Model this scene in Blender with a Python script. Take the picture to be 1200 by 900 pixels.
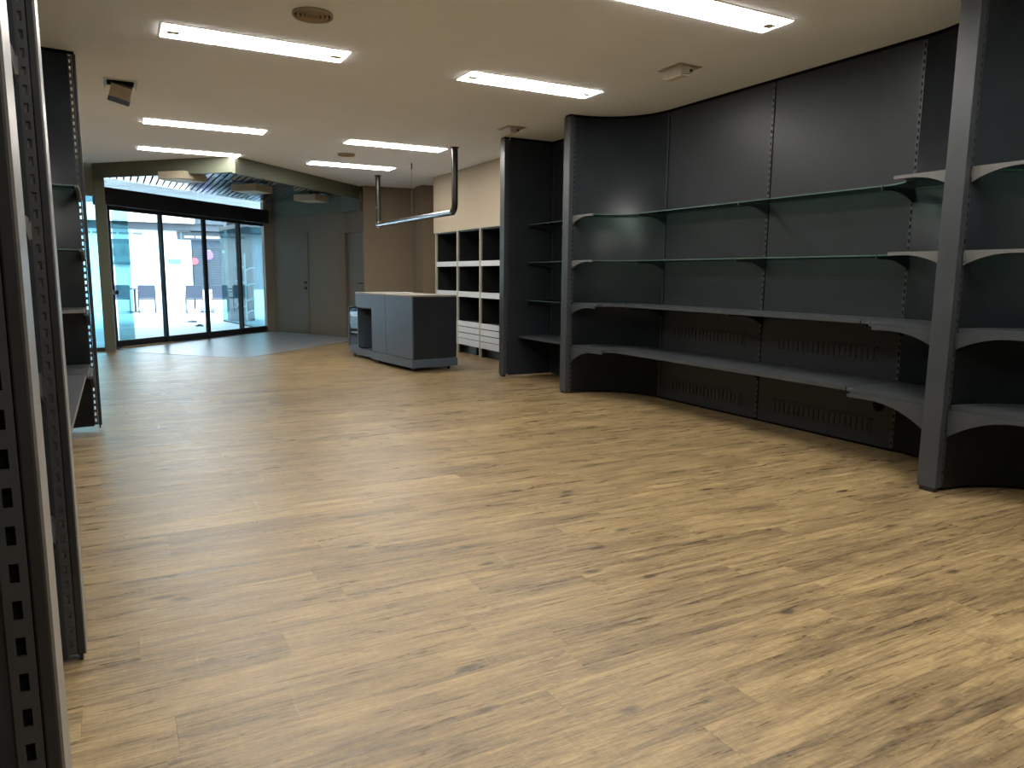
import bpy, bmesh, math, random
from mathutils import Vector, Matrix
random.seed(7)
for o in list(bpy.data.objects): bpy.data.objects.remove(o)
S = bpy.context.scene
COL = S.collection

# ------------------------------------------------------------------ camera
CAM_H = 1.25
yaw, pit, rol, F = math.radians(28.3147), math.radians(8.3961), math.radians(0.5403), 858.7
fwd = Vector((math.sin(yaw)*math.cos(pit), math.cos(yaw)*math.cos(pit), -math.sin(pit)))
rgt = Vector((math.cos(yaw), -math.sin(yaw), 0)); up = rgt.cross(fwd)
r2 = math.cos(rol)*rgt + math.sin(rol)*up
u2 = -math.sin(rol)*rgt + math.cos(rol)*up
cd = bpy.data.cameras.new('camera'); cam = bpy.data.objects.new('camera', cd); COL.objects.link(cam)
cam.matrix_world = Matrix(((r2.x, u2.x, -fwd.x, 0), (r2.y, u2.y, -fwd.y, 0), (r2.z, u2.z, -fwd.z, CAM_H), (0, 0, 0, 1)))
cd.sensor_fit = 'HORIZONTAL'; cd.sensor_width = 36; cd.lens = F/1200*36; cd.clip_start = 0.02; cd.clip_end = 200
S.camera = cam

# ------------------------------------------------------------------ light
W = bpy.data.worlds.new('sky'); S.world = W; W.use_nodes = True
bg = W.node_tree.nodes['Background']; bg.inputs[0].default_value = (0.70, 0.87, 1.0, 1); bg.inputs[1].default_value = 8.5
LAMP_STRENGTH = 20.0
LAMP_COLOUR = (1.0, 0.965, 0.91, 1)
S.view_settings.view_transform = 'Standard'; S.view_settings.look = 'None'
S.view_settings.gamma = 1; S.view_settings.exposure = 0.85; S.view_settings.use_curve_mapping = False

CEIL = 2.89
# ------------------------------------------------------------------ materials
def new_mat(name):
    m = bpy.data.materials.new(name); m.use_nodes = True
    nt = m.node_tree; return m, nt, nt.nodes['Principled BSDF']
def paint(name, col, rough=0.5, var=0.08, scale=6.0, bump=0.02, bscale=120.0, metal=0.0, spec=0.5, stretch=None):
    m, nt, b = new_mat(name); N = nt.nodes; L = nt.links
    g = N.new('ShaderNodeNewGeometry'); vec = g.outputs['Position']
    if stretch:
        mp = N.new('ShaderNodeMapping'); mp.inputs['Scale'].default_value = stretch; L.new(vec, mp.inputs[0]); vec = mp.outputs[0]
    n = N.new('ShaderNodeTexNoise'); n.inputs['Scale'].default_value = scale; n.inputs['Detail'].default_value = 5; L.new(vec, n.inputs['Vector'])
    r = N.new('ShaderNodeValToRGB'); r.color_ramp.elements[0].position = 0.3; r.color_ramp.elements[1].position = 0.7
    r.color_ramp.elements[0].color = tuple(c*(1-var) for c in col)+(1,); r.color_ramp.elements[1].color = tuple(min(1, c*(1+var)) for c in col)+(1,)
    L.new(n.outputs[0], r.inputs[0]); L.new(r.outputs[0], b.inputs['Base Color'])
    mr = N.new('ShaderNodeMapRange'); mr.inputs[3].default_value = max(0.02, rough-0.06); mr.inputs[4].default_value = rough+0.06
    L.new(n.outputs[0], mr.inputs[0]); L.new(mr.outputs[0], b.inputs['Roughness'])
    b.inputs['Metallic'].default_value = metal; b.inputs['Specular IOR Level'].default_value = spec
    if bump:
        n2 = N.new('ShaderNodeTexNoise'); n2.inputs['Scale'].default_value = bscale; n2.inputs['Detail'].default_value = 2; L.new(vec, n2.inputs['Vector'])
        bp = N.new('ShaderNodeBump'); bp.inputs['Strength'].default_value = bump; bp.inputs['Distance'].default_value = 0.01
        L.new(n2.outputs[0], bp.inputs['Height']); L.new(bp.outputs[0], b.inputs['Normal'])
    return m
def clear_glass(name, tint, gloss=1.0, rough=0.0):
    m, nt, b = new_mat(name); N = nt.nodes; L = nt.links; N.remove(b)
    t = N.new('ShaderNodeBsdfTransparent'); t.inputs[0].default_value = tint+(1,)
    g = N.new('ShaderNodeBsdfGlossy'); g.inputs['Roughness'].default_value = rough; g.inputs[0].default_value = (gloss, gloss, gloss, 1)
    lw = N.new('ShaderNodeLayerWeight'); lw.inputs[0].default_value = 0.5
    p5 = N.new('ShaderNodeMath'); p5.operation = 'POWER'; p5.inputs[1].default_value = 5; L.new(lw.outputs['Facing'], p5.inputs[0])
    f = N.new('ShaderNodeMath'); f.operation = 'MULTIPLY_ADD'; f.inputs[1].default_value = .95; f.inputs[2].default_value = .04; L.new(p5.outputs[0], f.inputs[0])
    mx = N.new('ShaderNodeMixShader'); L.new(f.outputs[0], mx.inputs[0]); L.new(t.outputs[0], mx.inputs[1]); L.new(g.outputs[0], mx.inputs[2])
    L.new(mx.outputs[0], N['Material Output'].inputs[0]); return m
def emitter(name, col, s):
    m, nt, b = new_mat(name)
    b.inputs['Base Color'].default_value = (.9, .9, .88, 1); b.inputs['Emission Color'].default_value = col; b.inputs['Emission Strength'].default_value = s
    return m
def wood_floor():
    m, nt, b = new_mat('vinyl_oak_plank'); N = nt.nodes; L = nt.links
    g = N.new('ShaderNodeNewGeometry'); oi = N.new('ShaderNodeObjectInfo')
    r = N.new('ShaderNodeMath'); r.operation = 'ADD'; L.new(oi.outputs['Random'], r.inputs[0]); L.new(g.outputs['Random Per Island'], r.inputs[1])
    fr = N.new('ShaderNodeMath'); fr.operation = 'FRACT'; L.new(r.outputs[0], fr.inputs[0])
    off = N.new('ShaderNodeVectorMath'); off.operation = 'SCALE'; off.inputs[0].default_value = (41.3, 17.7, 5.1); L.new(r.outputs[0], off.inputs['Scale'])
    ad = N.new('ShaderNodeVectorMath'); ad.operation = 'ADD'; L.new(g.outputs['Position'], ad.inputs[0]); L.new(off.outputs[0], ad.inputs[1])
    def noise(sc, scale, det, dist=0.0, rough=0.6):
        mp = N.new('ShaderNodeMapping'); mp.inputs['Scale'].default_value = sc; L.new(ad.outputs[0], mp.inputs[0])
        n = N.new('ShaderNodeTexNoise'); n.inputs['Scale'].default_value = scale; n.inputs['Detail'].default_value = det
        n.inputs['Distortion'].default_value = dist; n.inputs['Roughness'].default_value = rough; L.new(mp.outputs[0], n.inputs['Vector']); return n.outputs[0]
    broad = noise((0.9, 9, 1), 1.6, 4, 0.9)
    fine = noise((5, 95, 1), 1.0, 5, 0.3, 0.7)
    patch = noise((1.0, 2.2, 1), 2.0, 4, 0.4)
    cross = noise((60, 9, 1), 1.5, 3, 0.5)
    mid = noise((2.6, 34, 1), 1.0, 6, 1.2, 0.75)
    speck = noise((30, 120, 1), 1.0, 3, 0.0, 0.7)
    scuff = noise((26, 1.6, 1), 1.0, 4, 1.0, 0.7); scmask = noise((0.9, 0.9, 1), 1.0, 2)
    # knots: stretched voronoi spots
    mpk = N.new('ShaderNodeMapping'); mpk.inputs['Scale'].default_value = (1.5, 3.6, 1); L.new(ad.outputs[0], mpk.inputs[0])
    vo = N.new('ShaderNodeTexVoronoi'); vo.voronoi_dimensions = '2D'; vo.inputs['Scale'].default_value = 1.35; L.new(mpk.outputs[0], vo.inputs['Vector'])
    kn = N.new('ShaderNodeMapRange'); kn.inputs[1].default_value = 0.02; kn.inputs[2].default_value = 0.11; kn.inputs[3].default_value = 1; kn.inputs[4].default_value = 0; L.new(vo.outputs['Distance'], kn.inputs[0])
    sp = N.new('ShaderNodeSeparateColor'); L.new(vo.outputs['Color'], sp.inputs[0])
    pick = N.new('ShaderNodeMapRange'); pick.inputs[1].default_value = 0.55; pick.inputs[2].default_value = 0.95; L.new(sp.outputs[0], pick.inputs[0])
    kp = N.new('ShaderNodeMath'); kp.operation = 'MULTIPLY'; L.new(kn.outputs[0], kp.inputs[0]); L.new(pick.outputs[0], kp.inputs[1])
    kmul = N.new('ShaderNodeMath'); kmul.operation = 'MULTIPLY'; L.new(kp.outputs[0], kmul.inputs[0]); L.new(fine, kmul.inputs[1])
    def mad(a, k, c):
        n = N.new('ShaderNodeMath'); n.operation = 'MULTIPLY_ADD'; L.new(a, n.inputs[0]); n.inputs[1].default_value = k
        if isinstance(c, float): n.inputs[2].default_value = c
        else: L.new(c, n.inputs[2])
        return n.outputs[0]
    v = mad(broad, 0.85, -1.30)
    v = mad(fine, 0.85, v); v = mad(mid, 1.05, v); v = mad(patch, 0.45, v); v = mad(cross, 0.22, v); v = mad(speck, 0.42, v)
    v = mad(fr.outputs[0], 0.14, v); v = mad(kmul.outputs[0], -1.05, v)
    v = mad(v, 1.15, -0.22)
    ramp = N.new('ShaderNodeValToRGB'); e = ramp.color_ramp.elements
    e[0].position = 0.10; e[0].color = (0.062, 0.043, 0.025, 1)
    e[1].position = 0.95; e[1].color = (0.372, 0.267, 0.128, 1)
    for p, c in ((0.38, (0.147, 0.102, 0.050, 1)), (0.62, (0.232, 0.163, 0.078, 1))):
        x = e.new(p); x.color = c
    L.new(v, ramp.inputs[0])
    th = N.new('ShaderNodeMapRange'); th.inputs[1].default_value = 0.66; th.inputs[2].default_value = 0.80; L.new(scuff, th.inputs[0])
    tm = N.new('ShaderNodeMapRange'); tm.inputs[1].default_value = 0.50; tm.inputs[2].default_value = 0.66; tm.inputs[4].default_value = 0.6; L.new(scmask, tm.inputs[0])
    sm = N.new('ShaderNodeMath'); sm.operation = 'MULTIPLY'; L.new(th.outputs[0], sm.inputs[0]); L.new(tm.outputs[0], sm.inputs[1])
    mxc = N.new('ShaderNodeMix'); mxc.data_type = 'RGBA'; L.new(sm.outputs[0], mxc.inputs[0]); L.new(ramp.outputs[0], mxc.inputs[6]); mxc.inputs[7].default_value = (.62, .56, .46, 1)
    fk = N.new('ShaderNodeMapRange'); fk.inputs[1].default_value = 0.58; fk.inputs[2].default_value = 0.74; fk.inputs[4].default_value = 0.30; L.new(speck, fk.inputs[0])
    mx2 = N.new('ShaderNodeMix'); mx2.data_type = 'RGBA'; L.new(fk.outputs[0], mx2.inputs[0]); L.new(mxc.outputs[2], mx2.inputs[6]); mx2.inputs[7].default_value = (.36, .28, .16, 1)
    L.new(mx2.outputs[2], b.inputs['Base Color'])
    mr = N.new('ShaderNodeMapRange'); mr.inputs[1].default_value = 0.3; mr.inputs[2].default_value = 0.7; mr.inputs[3].default_value = 0.20; mr.inputs[4].default_value = 0.50; L.new(mid, mr.inputs[0]); L.new(mr.outputs[0], b.inputs['Roughness'])
    b.inputs['Specular IOR Level'].default_value = 0.5
    bp = N.new('ShaderNodeBump'); bp.inputs['Strength'].default_value = 0.30; bp.inputs['Distance'].default_value = 0.004
    L.new(v, bp.inputs['Height']); L.new(bp.outputs[0], b.inputs['Normal'])
    return m
M = dict(
    wood=wood_floor(),
    subfloor=paint('subfloor_dark', (.06, .045, .03), .8),
    tile=paint('grey_entrance_screed', (.21, .22, .23), .30, .22, 2.2, .05, 40),
    ceil=paint('ceiling_paint', (.87, .895, .94), .85, .03, 1.2, .03, 60),
    tan=paint('tan_wall_paint', (.44, .365, .265), .75, .04, 2.0, .02, 90),
    shaded=paint('shaded_tan_wall_paint', (.22, .172, .118), .75, .04, 2.0, .02, 90),  # tan paint darkened, shade of the far corner put into the colour
    deepshaded=paint('deep_shaded_tan_wall_paint', (.135, .104, .070), .75, .04, 2.0, .02, 90),  # same tan darker still, carries the shade of the entrance wall
    tandoor=paint('shaded_tan_door_paint', (.128, .099, .067), .6, .04, 2.0, .01),  # door tan with the entrance shade mixed into its colour
    green=paint('olive_green_paint', (.080, .090, .060), .6, .06, 3),
    dark=paint('charcoal_panel_lacquer', (.0155, .0195, .0225), .40, .14, 4.0, .03, 260, spec=.32),
    post=paint('graphite_post_lacquer', (.033, .038, .041), .38, .10, 5, .02, 260),
    shelf=paint('charcoal_shelf_lacquer', (.038, .043, .047), .42, .22, 7, .03, 200),
    black=paint('black_metal', (.012, .013, .014), .4, .1, 8, .0),
    void=paint('matt_black_backing', (.004, .004, .004), .9, .1, 8, .0, spec=.1),
    strip=paint('dark_steel_strip', (.030, .032, .034), .4, .1, 8, .0),
    steel=paint('grey_steel_bracket', (.12, .12, .113), .42, .12, 14, .02, 200, metal=.3),
    bright=paint('brushed_steel_edge', (.24, .235, .225), .40, .12, 30, .06, 90, metal=.55),
    chrome=paint('polished_pipe_metal', (.36, .37, .38), .22, .1, 10, .0, metal=1.0),
    pipeblack=paint('dark_pipe_metal', (.045, .043, .04), .25, .1, 10, .0, metal=.6),
    white=paint('white_laminate', (.58, .59, .60), .45, .04, 5, .0),
    cream=paint('cream_enamel', (.66, .60, .47), .45, .05, 5, .0),
    beige=paint('aged_beige_plastic', (.36, .315, .235), .5, .08, 12, .02),
    vent=paint('tan_diffuser_plastic', (.33, .26, .17), .55, .1, 14, .02),
    divider=paint('olive_edge_strip', (.36, .345, .255), .5, .06, 6, .0),
    alu=paint('polished_aluminium_slat', (.66, .69, .73), .17, .06, 3, .03, 30, metal=1.0, stretch=(8, .6, 1)),
    counter=paint('blue_grey_counter_lacquer', (.070, .090, .118), .32, .05, .7, .02, 150),
    countertop=paint('pale_counter_top', (.25, .23, .195), .5, .1, 5, .02),
    frame=paint('black_door_frame', (.010, .011, .013), .35, .1, 5, .0),
    pave=paint('pale_paving', (.50, .53, .56), .6, .18, .8, .05, 8),
    stucco=paint('white_stucco', (.86, .86, .85), .8, .03, 2, .05, 30),
    arcade=paint('pale_arcade_metal', (.66, .68, .70), .5, .2, 3, .0, stretch=(.3, 6, 1)),
    soffit=paint('pale_pink_soffit', (.74, .60, .52), .8, .05, 2),
    slate=paint('slate_blue_panel', (.045, .058, .072), .55, .1, 2),
    teal=paint('faded_teal_print', (.045, .10, .115), .6, .1, 3),
    paleteal=paint('pale_teal_print', (.12, .20, .215), .6, .06, 3),
    chair=paint('grey_blue_chair_mesh', (.055, .065, .095), .6, .1, 20),
    pink=paint('pink_disc', (.40, .10, .13), .6), purple=paint('lilac_disc', (.22, .12, .36), .6),
    grille=paint('shutter_blue_grey', (.10, .145, .19), .5, .1, 4),
    glass=clear_glass('door_glass', (.93, .97, .97)),
    tealglass=clear_glass('teal_tinted_glass', (.52, .77, .82), .3),
    shelfglass=clear_glass('green_shelf_glass', (.74, .88, .82), .25),
    glassedge=paint('green_glass_edge', (.055, .095, .082), .25, .05, 5, .0),
    tube=emitter('fluorescent_diffuser', LAMP_COLOUR, LAMP_STRENGTH),
)

# ------------------------------------------------------------------ mesh helpers
class MB:
    def __init__(s): s.v = []; s.f = []; s.mi = []; s.sm = []
    def add(s, vs, fs, mi=0, smooth=False):
        n = len(s.v); s.v += [tuple(p) for p in vs]; s.f += [tuple(i+n for i in f) for f in fs]; s.mi += [mi]*len(fs); s.sm += [smooth]*len(fs); return s
    def box(s, a, b, mi=0):
        (x0, y0, z0), (x1, y1, z1) = a, b
        x0, x1 = min(x0, x1), max(x0, x1); y0, y1 = min(y0, y1), max(y0, y1); z0, z1 = min(z0, z1), max(z0, z1)
        return s.add([(x0,y0,z0),(x1,y0,z0),(x1,y1,z0),(x0,y1,z0),(x0,y0,z1),(x1,y0,z1),(x1,y1,z1),(x0,y1,z1)],
              [(0,3,2,1),(4,5,6,7),(0,1,5,4),(1,2,6,5),(2,3,7,6),(3,0,4,7)], mi)
    def prism(s, pts, z0, z1, mi=0, side=None, top=True):      # pts: plan polygon, any order
        a = sum(pts[i][0]*pts[(i+1) % len(pts)][1]-pts[(i+1) % len(pts)][0]*pts[i][1] for i in range(len(pts)))
        if a < 0: pts = pts[::-1]
        n = len(pts); base = len(s.v)
        s.v += [(p[0], p[1], z0) for p in pts]+[(p[0], p[1], z1) for p in pts]
        s.f += [tuple(base+i for i in range(n-1, -1, -1)), tuple(base+n+i for i in range(n))]; s.mi += [mi, mi]; s.sm += [False]*2
        for i in range(n):
            j = (i+1) % n; s.f.append((base+i, base+j, base+n+j, base+n+i)); s.mi.append(mi if side is None else side); s.sm.append(False)
        return s
    def slab(s, p, q, z0, z1, t, mi=0):                        # vertical slab along p->q, thickness t to the left (negative: right)
        d = Vector((q[0]-p[0], q[1]-p[1])); n = Vector((-d.y, d.x)).normalized()*t
        return s.prism([p, q, (q[0]+n.x, q[1]+n.y), (p[0]+n.x, p[1]+n.y)], z0, z1, mi)
    def tube(s, pts, r, seg=14, mi=0, caps=True):
        pts = [Vector(p) for p in pts]; rings = []; prev = None
        for i, p in enumerate(pts):
            t = (pts[min(i+1, len(pts)-1)]-pts[max(i-1, 0)]).normalized()
            ref = prev if prev else (Vector((0, 0, 1)) if abs(t.z) < .9 else Vector((1, 0, 0)))
            a = (ref - t*ref.dot(t)).normalized(); prev = a; b = t.cross(a)
            rr = r[i] if isinstance(r, (list, tuple)) else r
            rings.append([p+a*math.cos(2*math.pi*k/seg)*rr+b*math.sin(2*math.pi*k/seg)*rr for k in range(seg)])
        vs = [v for R_ in rings for v in R_]; fs = []
        for i in range(len(rings)-1):
            for k in range(seg): fs.append((i*seg+k, i*seg+(k+1) % seg, (i+1)*seg+(k+1) % seg, (i+1)*seg+k))
        s.add(vs, fs, mi, True)
        if caps: s.add(rings[0], [tuple(range(seg-1, -1, -1))], mi); s.add(rings[-1], [tuple(range(seg))], mi)
        return s
    def lathe(s, prof, c=(0, 0, 0), seg=32, mi=0, smooth=True):
        vs = []; fs = []
        for r, z in prof:
            for k in range(seg):
                a = 2*math.pi*k/seg; vs.append((c[0]+r*math.cos(a), c[1]+r*math.sin(a), c[2]+z))
        for i in range(len(prof)-1):
            for k in range(seg): fs.append((i*seg+k, i*seg+(k+1) % seg, (i+1)*seg+(k+1) % seg, (i+1)*seg+k))
        return s.add(vs, fs, mi, smooth)
    def mesh(s, name, mats, bevel=0):
        me = bpy.data.meshes.new(name); me.from_pydata(s.v, [], s.f); 
        for m in (mats if isinstance(mats, (list, tuple)) else [mats]): me.materials.append(m)
        me.polygons.foreach_set('material_index', s.mi); me.polygons.foreach_set('use_smooth', s.sm); me.update()
        if bevel:
            bm = bmesh.new(); bm.from_mesh(me); bmesh.ops.bevel(bm, geom=[e for e in bm.edges if e.is_manifold and e.calc_face_angle(0) > .6], offset=bevel, segments=2, affect='EDGES', profile=.5)
            bm.to_mesh(me); bm.free()
        return me
def tag(o, label=None, cat=None, group=None, kind=None):
    for k, v in (('label', label), ('category', cat), ('group', group), ('kind', kind)):
        if v: o[k] = v
    return o
def link(name, data, parent=None, loc=None, rz=0):
    o = bpy.data.objects.new(name, data); COL.objects.link(o)
    if loc is not None: o.location = loc
    o.rotation_euler.z = rz
    if parent:
        o.parent = parent
        if not parent.get('_local'): o.matrix_parent_inverse = Matrix.Translation(-Vector(parent.location)) if parent.parent is None else Matrix.Identity(4)
    return o
def part(name, mb, mat, parent, bevel=0, loc=None, rz=0): return link(name, mb.mesh(name, mat, bevel), parent, loc, rz)
def thing(name, label, cat, loc, group=None):
    o = bpy.data.objects.new(name, None); COL.objects.link(o); o.location = loc; o.empty_display_size = .1
    return tag(o, label, cat, group)
def struct(name, mb, mat, label=None, bevel=0):
    return tag(part(name, mb, mat, None, bevel), label=label, kind='structure')

# ------------------------------------------------------------------ floor: planks laid across the room
PW, PL, PT = 0.1825, 1.22, 0.004
FX0, FX1, FY0, FY1 = -1.0, 5.36, -2.6, 13.6
fl = struct('floor', MB().box((FX0, FY0, -.06), (FX1, FY1, -PT-.0005)), M['subfloor'], 'oak look vinyl plank floor of the empty shop')
ramp_cache = {}
def plank_mesh(l):
    k = round(l, 4)
    if k not in ramp_cache:
        b = MB(); h = PW/2-.00015; x1 = k-.0003; c = .0004
        b.add([(0,-h,-PT),(x1,-h,-PT),(x1,h,-PT),(0,h,-PT),(c,-h+c,0),(x1-c,-h+c,0),(x1-c,h-c,0),(c,h-c,0),(0,-h,-c),(x1,-h,-c),(x1,h,-c),(0,h,-c)],
              [(4,5,6,7),(8,9,5,4),(9,10,6,5),(10,11,7,6),(11,8,4,7),(0,1,9,8),(1,2,10,9),(2,3,11,10),(3,0,8,11)])
        ramp_cache[k] = (b, b.mesh('plank', M['wood']))
    return ramp_cache[k]
stuff = MB(); y = FY0+PW/2; rows = []
while y < FY1-.05:
    x = FX0-random.random()*PL; row = []
    while x < FX1:
        a, b_ = max(x, FX0), min(x+PL, FX1)
        if b_-a > .06: row.append((a, y, b_-a))
        x += PL
    rows.append(row); y += PW
cands = []
for row in rows:
    for (a, yy, l) in row:
        vis = yy > .85 and a+l > -.15 and a < .12+yy*1.75 and a < 4.9
        cands.append((not vis, yy, a, l))
cands.sort()
for i, (nv, yy, a, l) in enumerate(cands):
    b_, me = plank_mesh(l)
    if i < 300: link('plank', me, fl, (a, yy, 0))
    else: stuff.add([(v[0]+a, v[1]+yy, v[2]) for v in b_.v], b_.f)
tag(part('plank_field', stuff, M['wood'], fl), kind='stuff')

# ------------------------------------------------------------------ entrance plan
FC = (1.606, 11.32); FLft = (-.20, 13.22); FRgt = (4.23, 13.93)       # bulkhead corner and ends
DA, DB = (-.05, 13.79), (3.08, 16.92)                                # line of the glass doors
WA0, WA1 = (4.06, 14.55), (3.08, 16.60)                              # tan wall beside the doors
WC0 = (5.36, 13.62); WB0 = (4.20, 13.76)
struct('floor_entrance', MB().prism([(.16, 13.02), (1.62, 11.40), (4.00, 13.80), (4.02, 14.55), (3.05, 16.56), (3.02, 16.86), (-.02, 13.82)], -.03, .004), M['tile'], 'smooth grey floor area inside the glass doors')

# ------------------------------------------------------------------ walls
def wall(name, p, q, z0, z1, t, mat, label): return struct(name, MB().slab(p, q, z0, z1, t), mat, label)
wall('wall_right', (5.36, -2.6), (5.36, 13.9), -.06, 3.4, -.2, M['tan'], 'tan wall behind the charcoal shelving')
wall('wall_back', (-1.2, -2.6), (5.56, -2.6), -.06, 3.4, -.2, M['tan'], 'tan wall at the back of the shop')
wall('wall_left', (-1.0, -2.6), (-1.0, 13.5), -.06, 3.4, .2, M['tan'], 'tan wall behind the left shelving')
wall('wall_far', WB0, WC0, -.06, 3.4, .2, M['shaded'], 'brown wall facing the room beyond the counter')
struct('wall_soffit', MB().box((4.88, 8.14, 1.955), (5.37, 11.95, CEIL+.01)), M['tan'], 'tan soffit wall above the open cubby unit')
struct('trim_1', MB().box((5.10, 13.02, 0), (5.37, 13.40, CEIL+.01)), M['shaded'], 'brown square column in the far corner')
# wall with the two flush doors: returns and green band above
wb = struct('wall_entrance', MB().slab(WA0, WB0, 2.05, 3.4, .15).prism([(WB0[0]+.095, 13.80), (WB0[0]+.25, 13.80), (WA0[0]+.3, 14.9), (WA0[0]+.02, 14.75), (WA0[0]+.095, WA0[1])], -.06, 3.4).slab(WA0, WA1, -.06, 3.4, -.15), M['deepshaded'], 'brown wall beside the glass doors')
wm = MB(); d = (Vector(WA1)-Vector(WA0)).normalized(); n = Vector((-d.y, d.x))*1.0
if n.x > 0: n = -n
wm.slab(WA0, WA1, 2.45, 2.78, .05)
wm.slab((WB0[0]-.02, WB0[1]), (WA0[0]-.02, WA0[1]), 2.45, 2.78, .05)
struct('trim_2', wm, M['green'], 'dark green band above the brown entrance wall')
wall('wall_end', DB, WA1, -.06, 3.4, -.2, M['deepshaded'], 'short brown return wall by the glass doors')
# left of the entrance: olive post, header over a side pane
struct('trim_3', MB().box((-.20, 13.30, 0), (-.05, 13.47, 3.4)), M['green'], 'olive green post at the left end of the glass doors', .006)
struct('wall_header', MB().box((-1.05, 13.28, 2.42), (-.20, 13.44, 3.4)), M['green'], 'olive green wall above the side pane')
struct('window_2', MB().box((-1.0, 13.355, .06), (-.20, 13.367, 2.42)), M['tealglass'], 'teal side pane beside the olive post')
struct('trim_4', MB().box((-1.0, 13.32, 0), (-.20, 13.40, .06)), M['frame'], 'black bottom rail of the side pane')
# flush doors
dn = Vector((-(WA1[1]-WA0[1]), WA1[0]-WA0[0])).normalized()
if dn.x > 0: dn = -dn
def on_a(s): return (WA0[0]+(WA1[0]-WA0[0])*s, WA0[1]+(WA1[1]-WA0[1])*s)
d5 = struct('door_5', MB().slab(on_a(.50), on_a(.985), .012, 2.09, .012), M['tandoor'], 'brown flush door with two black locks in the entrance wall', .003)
for zz in (1.075, .955):
    p = on_a(.535); part('lock', MB().tube([(p[0]+dn.x*.005, p[1]+dn.y*.005, zz), (p[0]+dn.x*.055, p[1]+dn.y*.055, zz)], .026, 14), M['black'], d5)
def on_b(s): return (WB0[0]+(WA0[0]-WB0[0])*s, WB0[1]+(WA0[1]-WB0[1])*s)
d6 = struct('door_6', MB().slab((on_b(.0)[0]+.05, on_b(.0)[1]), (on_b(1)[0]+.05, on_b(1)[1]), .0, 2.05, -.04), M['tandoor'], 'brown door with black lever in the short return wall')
p = on_b(.2); part('lever', MB().tube([(p[0]+.05, p[1], 1.08), (p[0]-.03, p[1], 1.08), (p[0]-.05, p[1]+.02, 1.08), (p[0]-.06, p[1]+.12, 1.075)], .011, 10), M['black'], d6)

# ------------------------------------------------------------------ ceiling
struct('ceiling', MB().prism([(-1.2, -2.8), (5.56, -2.8), (5.56, 13.85), FRgt, FC, FLft, (-1.2, 13.3)], CEIL, CEIL+.1), M['ceil'], 'plain off white painted ceiling')
wall('wall_bulkhead', FC, FLft, 2.675, CEIL+.12, -.06, M['green'], 'olive green fascia below the ceiling edge on the door side')
wall('wall_bulkhead', (FC[0], FC[1]), FRgt, 2.655, CEIL+.12, .06, M['green'], 'olive green fascia running towards the far brown wall')
struct('ceiling_plenum', MB().prism([(-1.2, 13.2), FLft, FC, FRgt, (5.5, 14), (5.5, 17.3), (2.9, 17.3), (-1.2, 13.6)], 3.32, 3.42), M['void'], 'dark void above the slatted entrance ceiling')
struct('ceiling_upstand', MB().slab((FC[0], FC[1]+.06), (FLft[0]+.04, FLft[1]+.06), CEIL+.1, 3.4, -.02).slab((FC[0], FC[1]+.06), (FRgt[0], FRgt[1]+.06), CEIL+.1, 3.4, .02), M['void'], 'dark upstand behind the green fascia')
cs = struct('ceiling_slatted', MB().tube([(-.1, 13.5, 2.80), (3.25, 16.2, 2.80)], .012, 6).tube([(.6, 12.7, 2.80), (4.0, 14.6, 2.80)], .012, 6), M['black'], 'aluminium slatted ceiling over the entrance')
x = -.02; SZ = 2.745
while x < 4.06:
    ya = FLft[1]+(x-FLft[0])*(FC[1]-FLft[1])/(FC[0]-FLft[0]) if x < FC[0] else FC[1]+(x-FC[0])*(FRgt[1]-FC[1])/(FRgt[0]-FC[0])
    yb = x+13.80 if x < 3.0 else 16.60-(x-3.08)*2.09-.10
    ya += .10
    if yb-ya > .1:
        w = .037
        part('slat', MB().add([(x-w, ya, SZ), (x+w, ya, SZ), (x+w, yb, SZ), (x-w, yb, SZ), (x-w, ya, SZ+.03), (x+w, ya, SZ+.03), (x+w, yb, SZ+.03), (x-w, yb, SZ+.03)],
             [(0,3,2,1),(0,1,5,4),(1,2,6,5),(2,3,7,6),(3,0,4,7)]), M['alu'], cs)
    x += .1
# beige box fixtures under the slats
for i, (cx, cy, lab) in enumerate(((.98, 12.18, 'beige square box light under the slats, closest to the olive post'), (2.13, 13.22, 'beige square box light under the slats, middle one of three'), (3.36, 14.28, 'beige square box light under the slats, closest to the brown entrance wall'))):
    t = thing('ceiling_box_light', lab, 'light', (cx, cy, 2.60), 'box lights under the slatted ceiling')
    h = .33; c = .7071*h*2*.5*2**.5
    sq = lambda k: [(cx+k*c, cy), (cx, cy+k*c), (cx-k*c, cy), (cx, cy-k*c)]
    part('housing', MB().prism(sq(1), 2.60, 2.71), M['beige'], t, .006)
    part('cover_panel', MB().prism(sq(.9), 2.594, 2.60), M['cream'], t)
    part('hanger', MB().tube([(cx, cy, 2.71), (cx, cy, 2.745)], .02, 8), M['black'], t)

# ------------------------------------------------------------------ glass doors
e = Vector((DB[0]-DA[0], DB[1]-DA[1])); LEN = e.length; e.normalize(); nin = Vector((e.y, -e.x))      # nin points into the shop
def fp(s, off): return (DA[0]+e.x*s+nin.x*off, DA[1]+e.y*s+nin.y*off)
def fbox(mb, s0, s1, o0, o1, z0, z1): return mb.prism([fp(s0, o0), fp(s1, o0), fp(s1, o1), fp(s0, o1)], z0, z1)
hd = MB(); fbox(hd, -.20, LEN+.06, -.06, .16, 2.31, 2.585)
struct('trim_5', hd, M['frame'], 'black sliding door header box', .006)
struct('trim_6', fbox(fbox(MB(), -.05, LEN+.05, -.08, .06, 2.765, 2.83), -.6, LEN+.4, -.12, .02, 2.83, 3.42), M['frame'], 'black beam above the transom glass')
w1 = struct('window_1', fbox(fbox(MB(), 0, LEN*.486, -.006, .006, 2.585, 2.765), LEN*.492, LEN, -.006, .006, 2.585, 2.765), M['glass'], 'narrow transom glass above the sliding doors')
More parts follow.
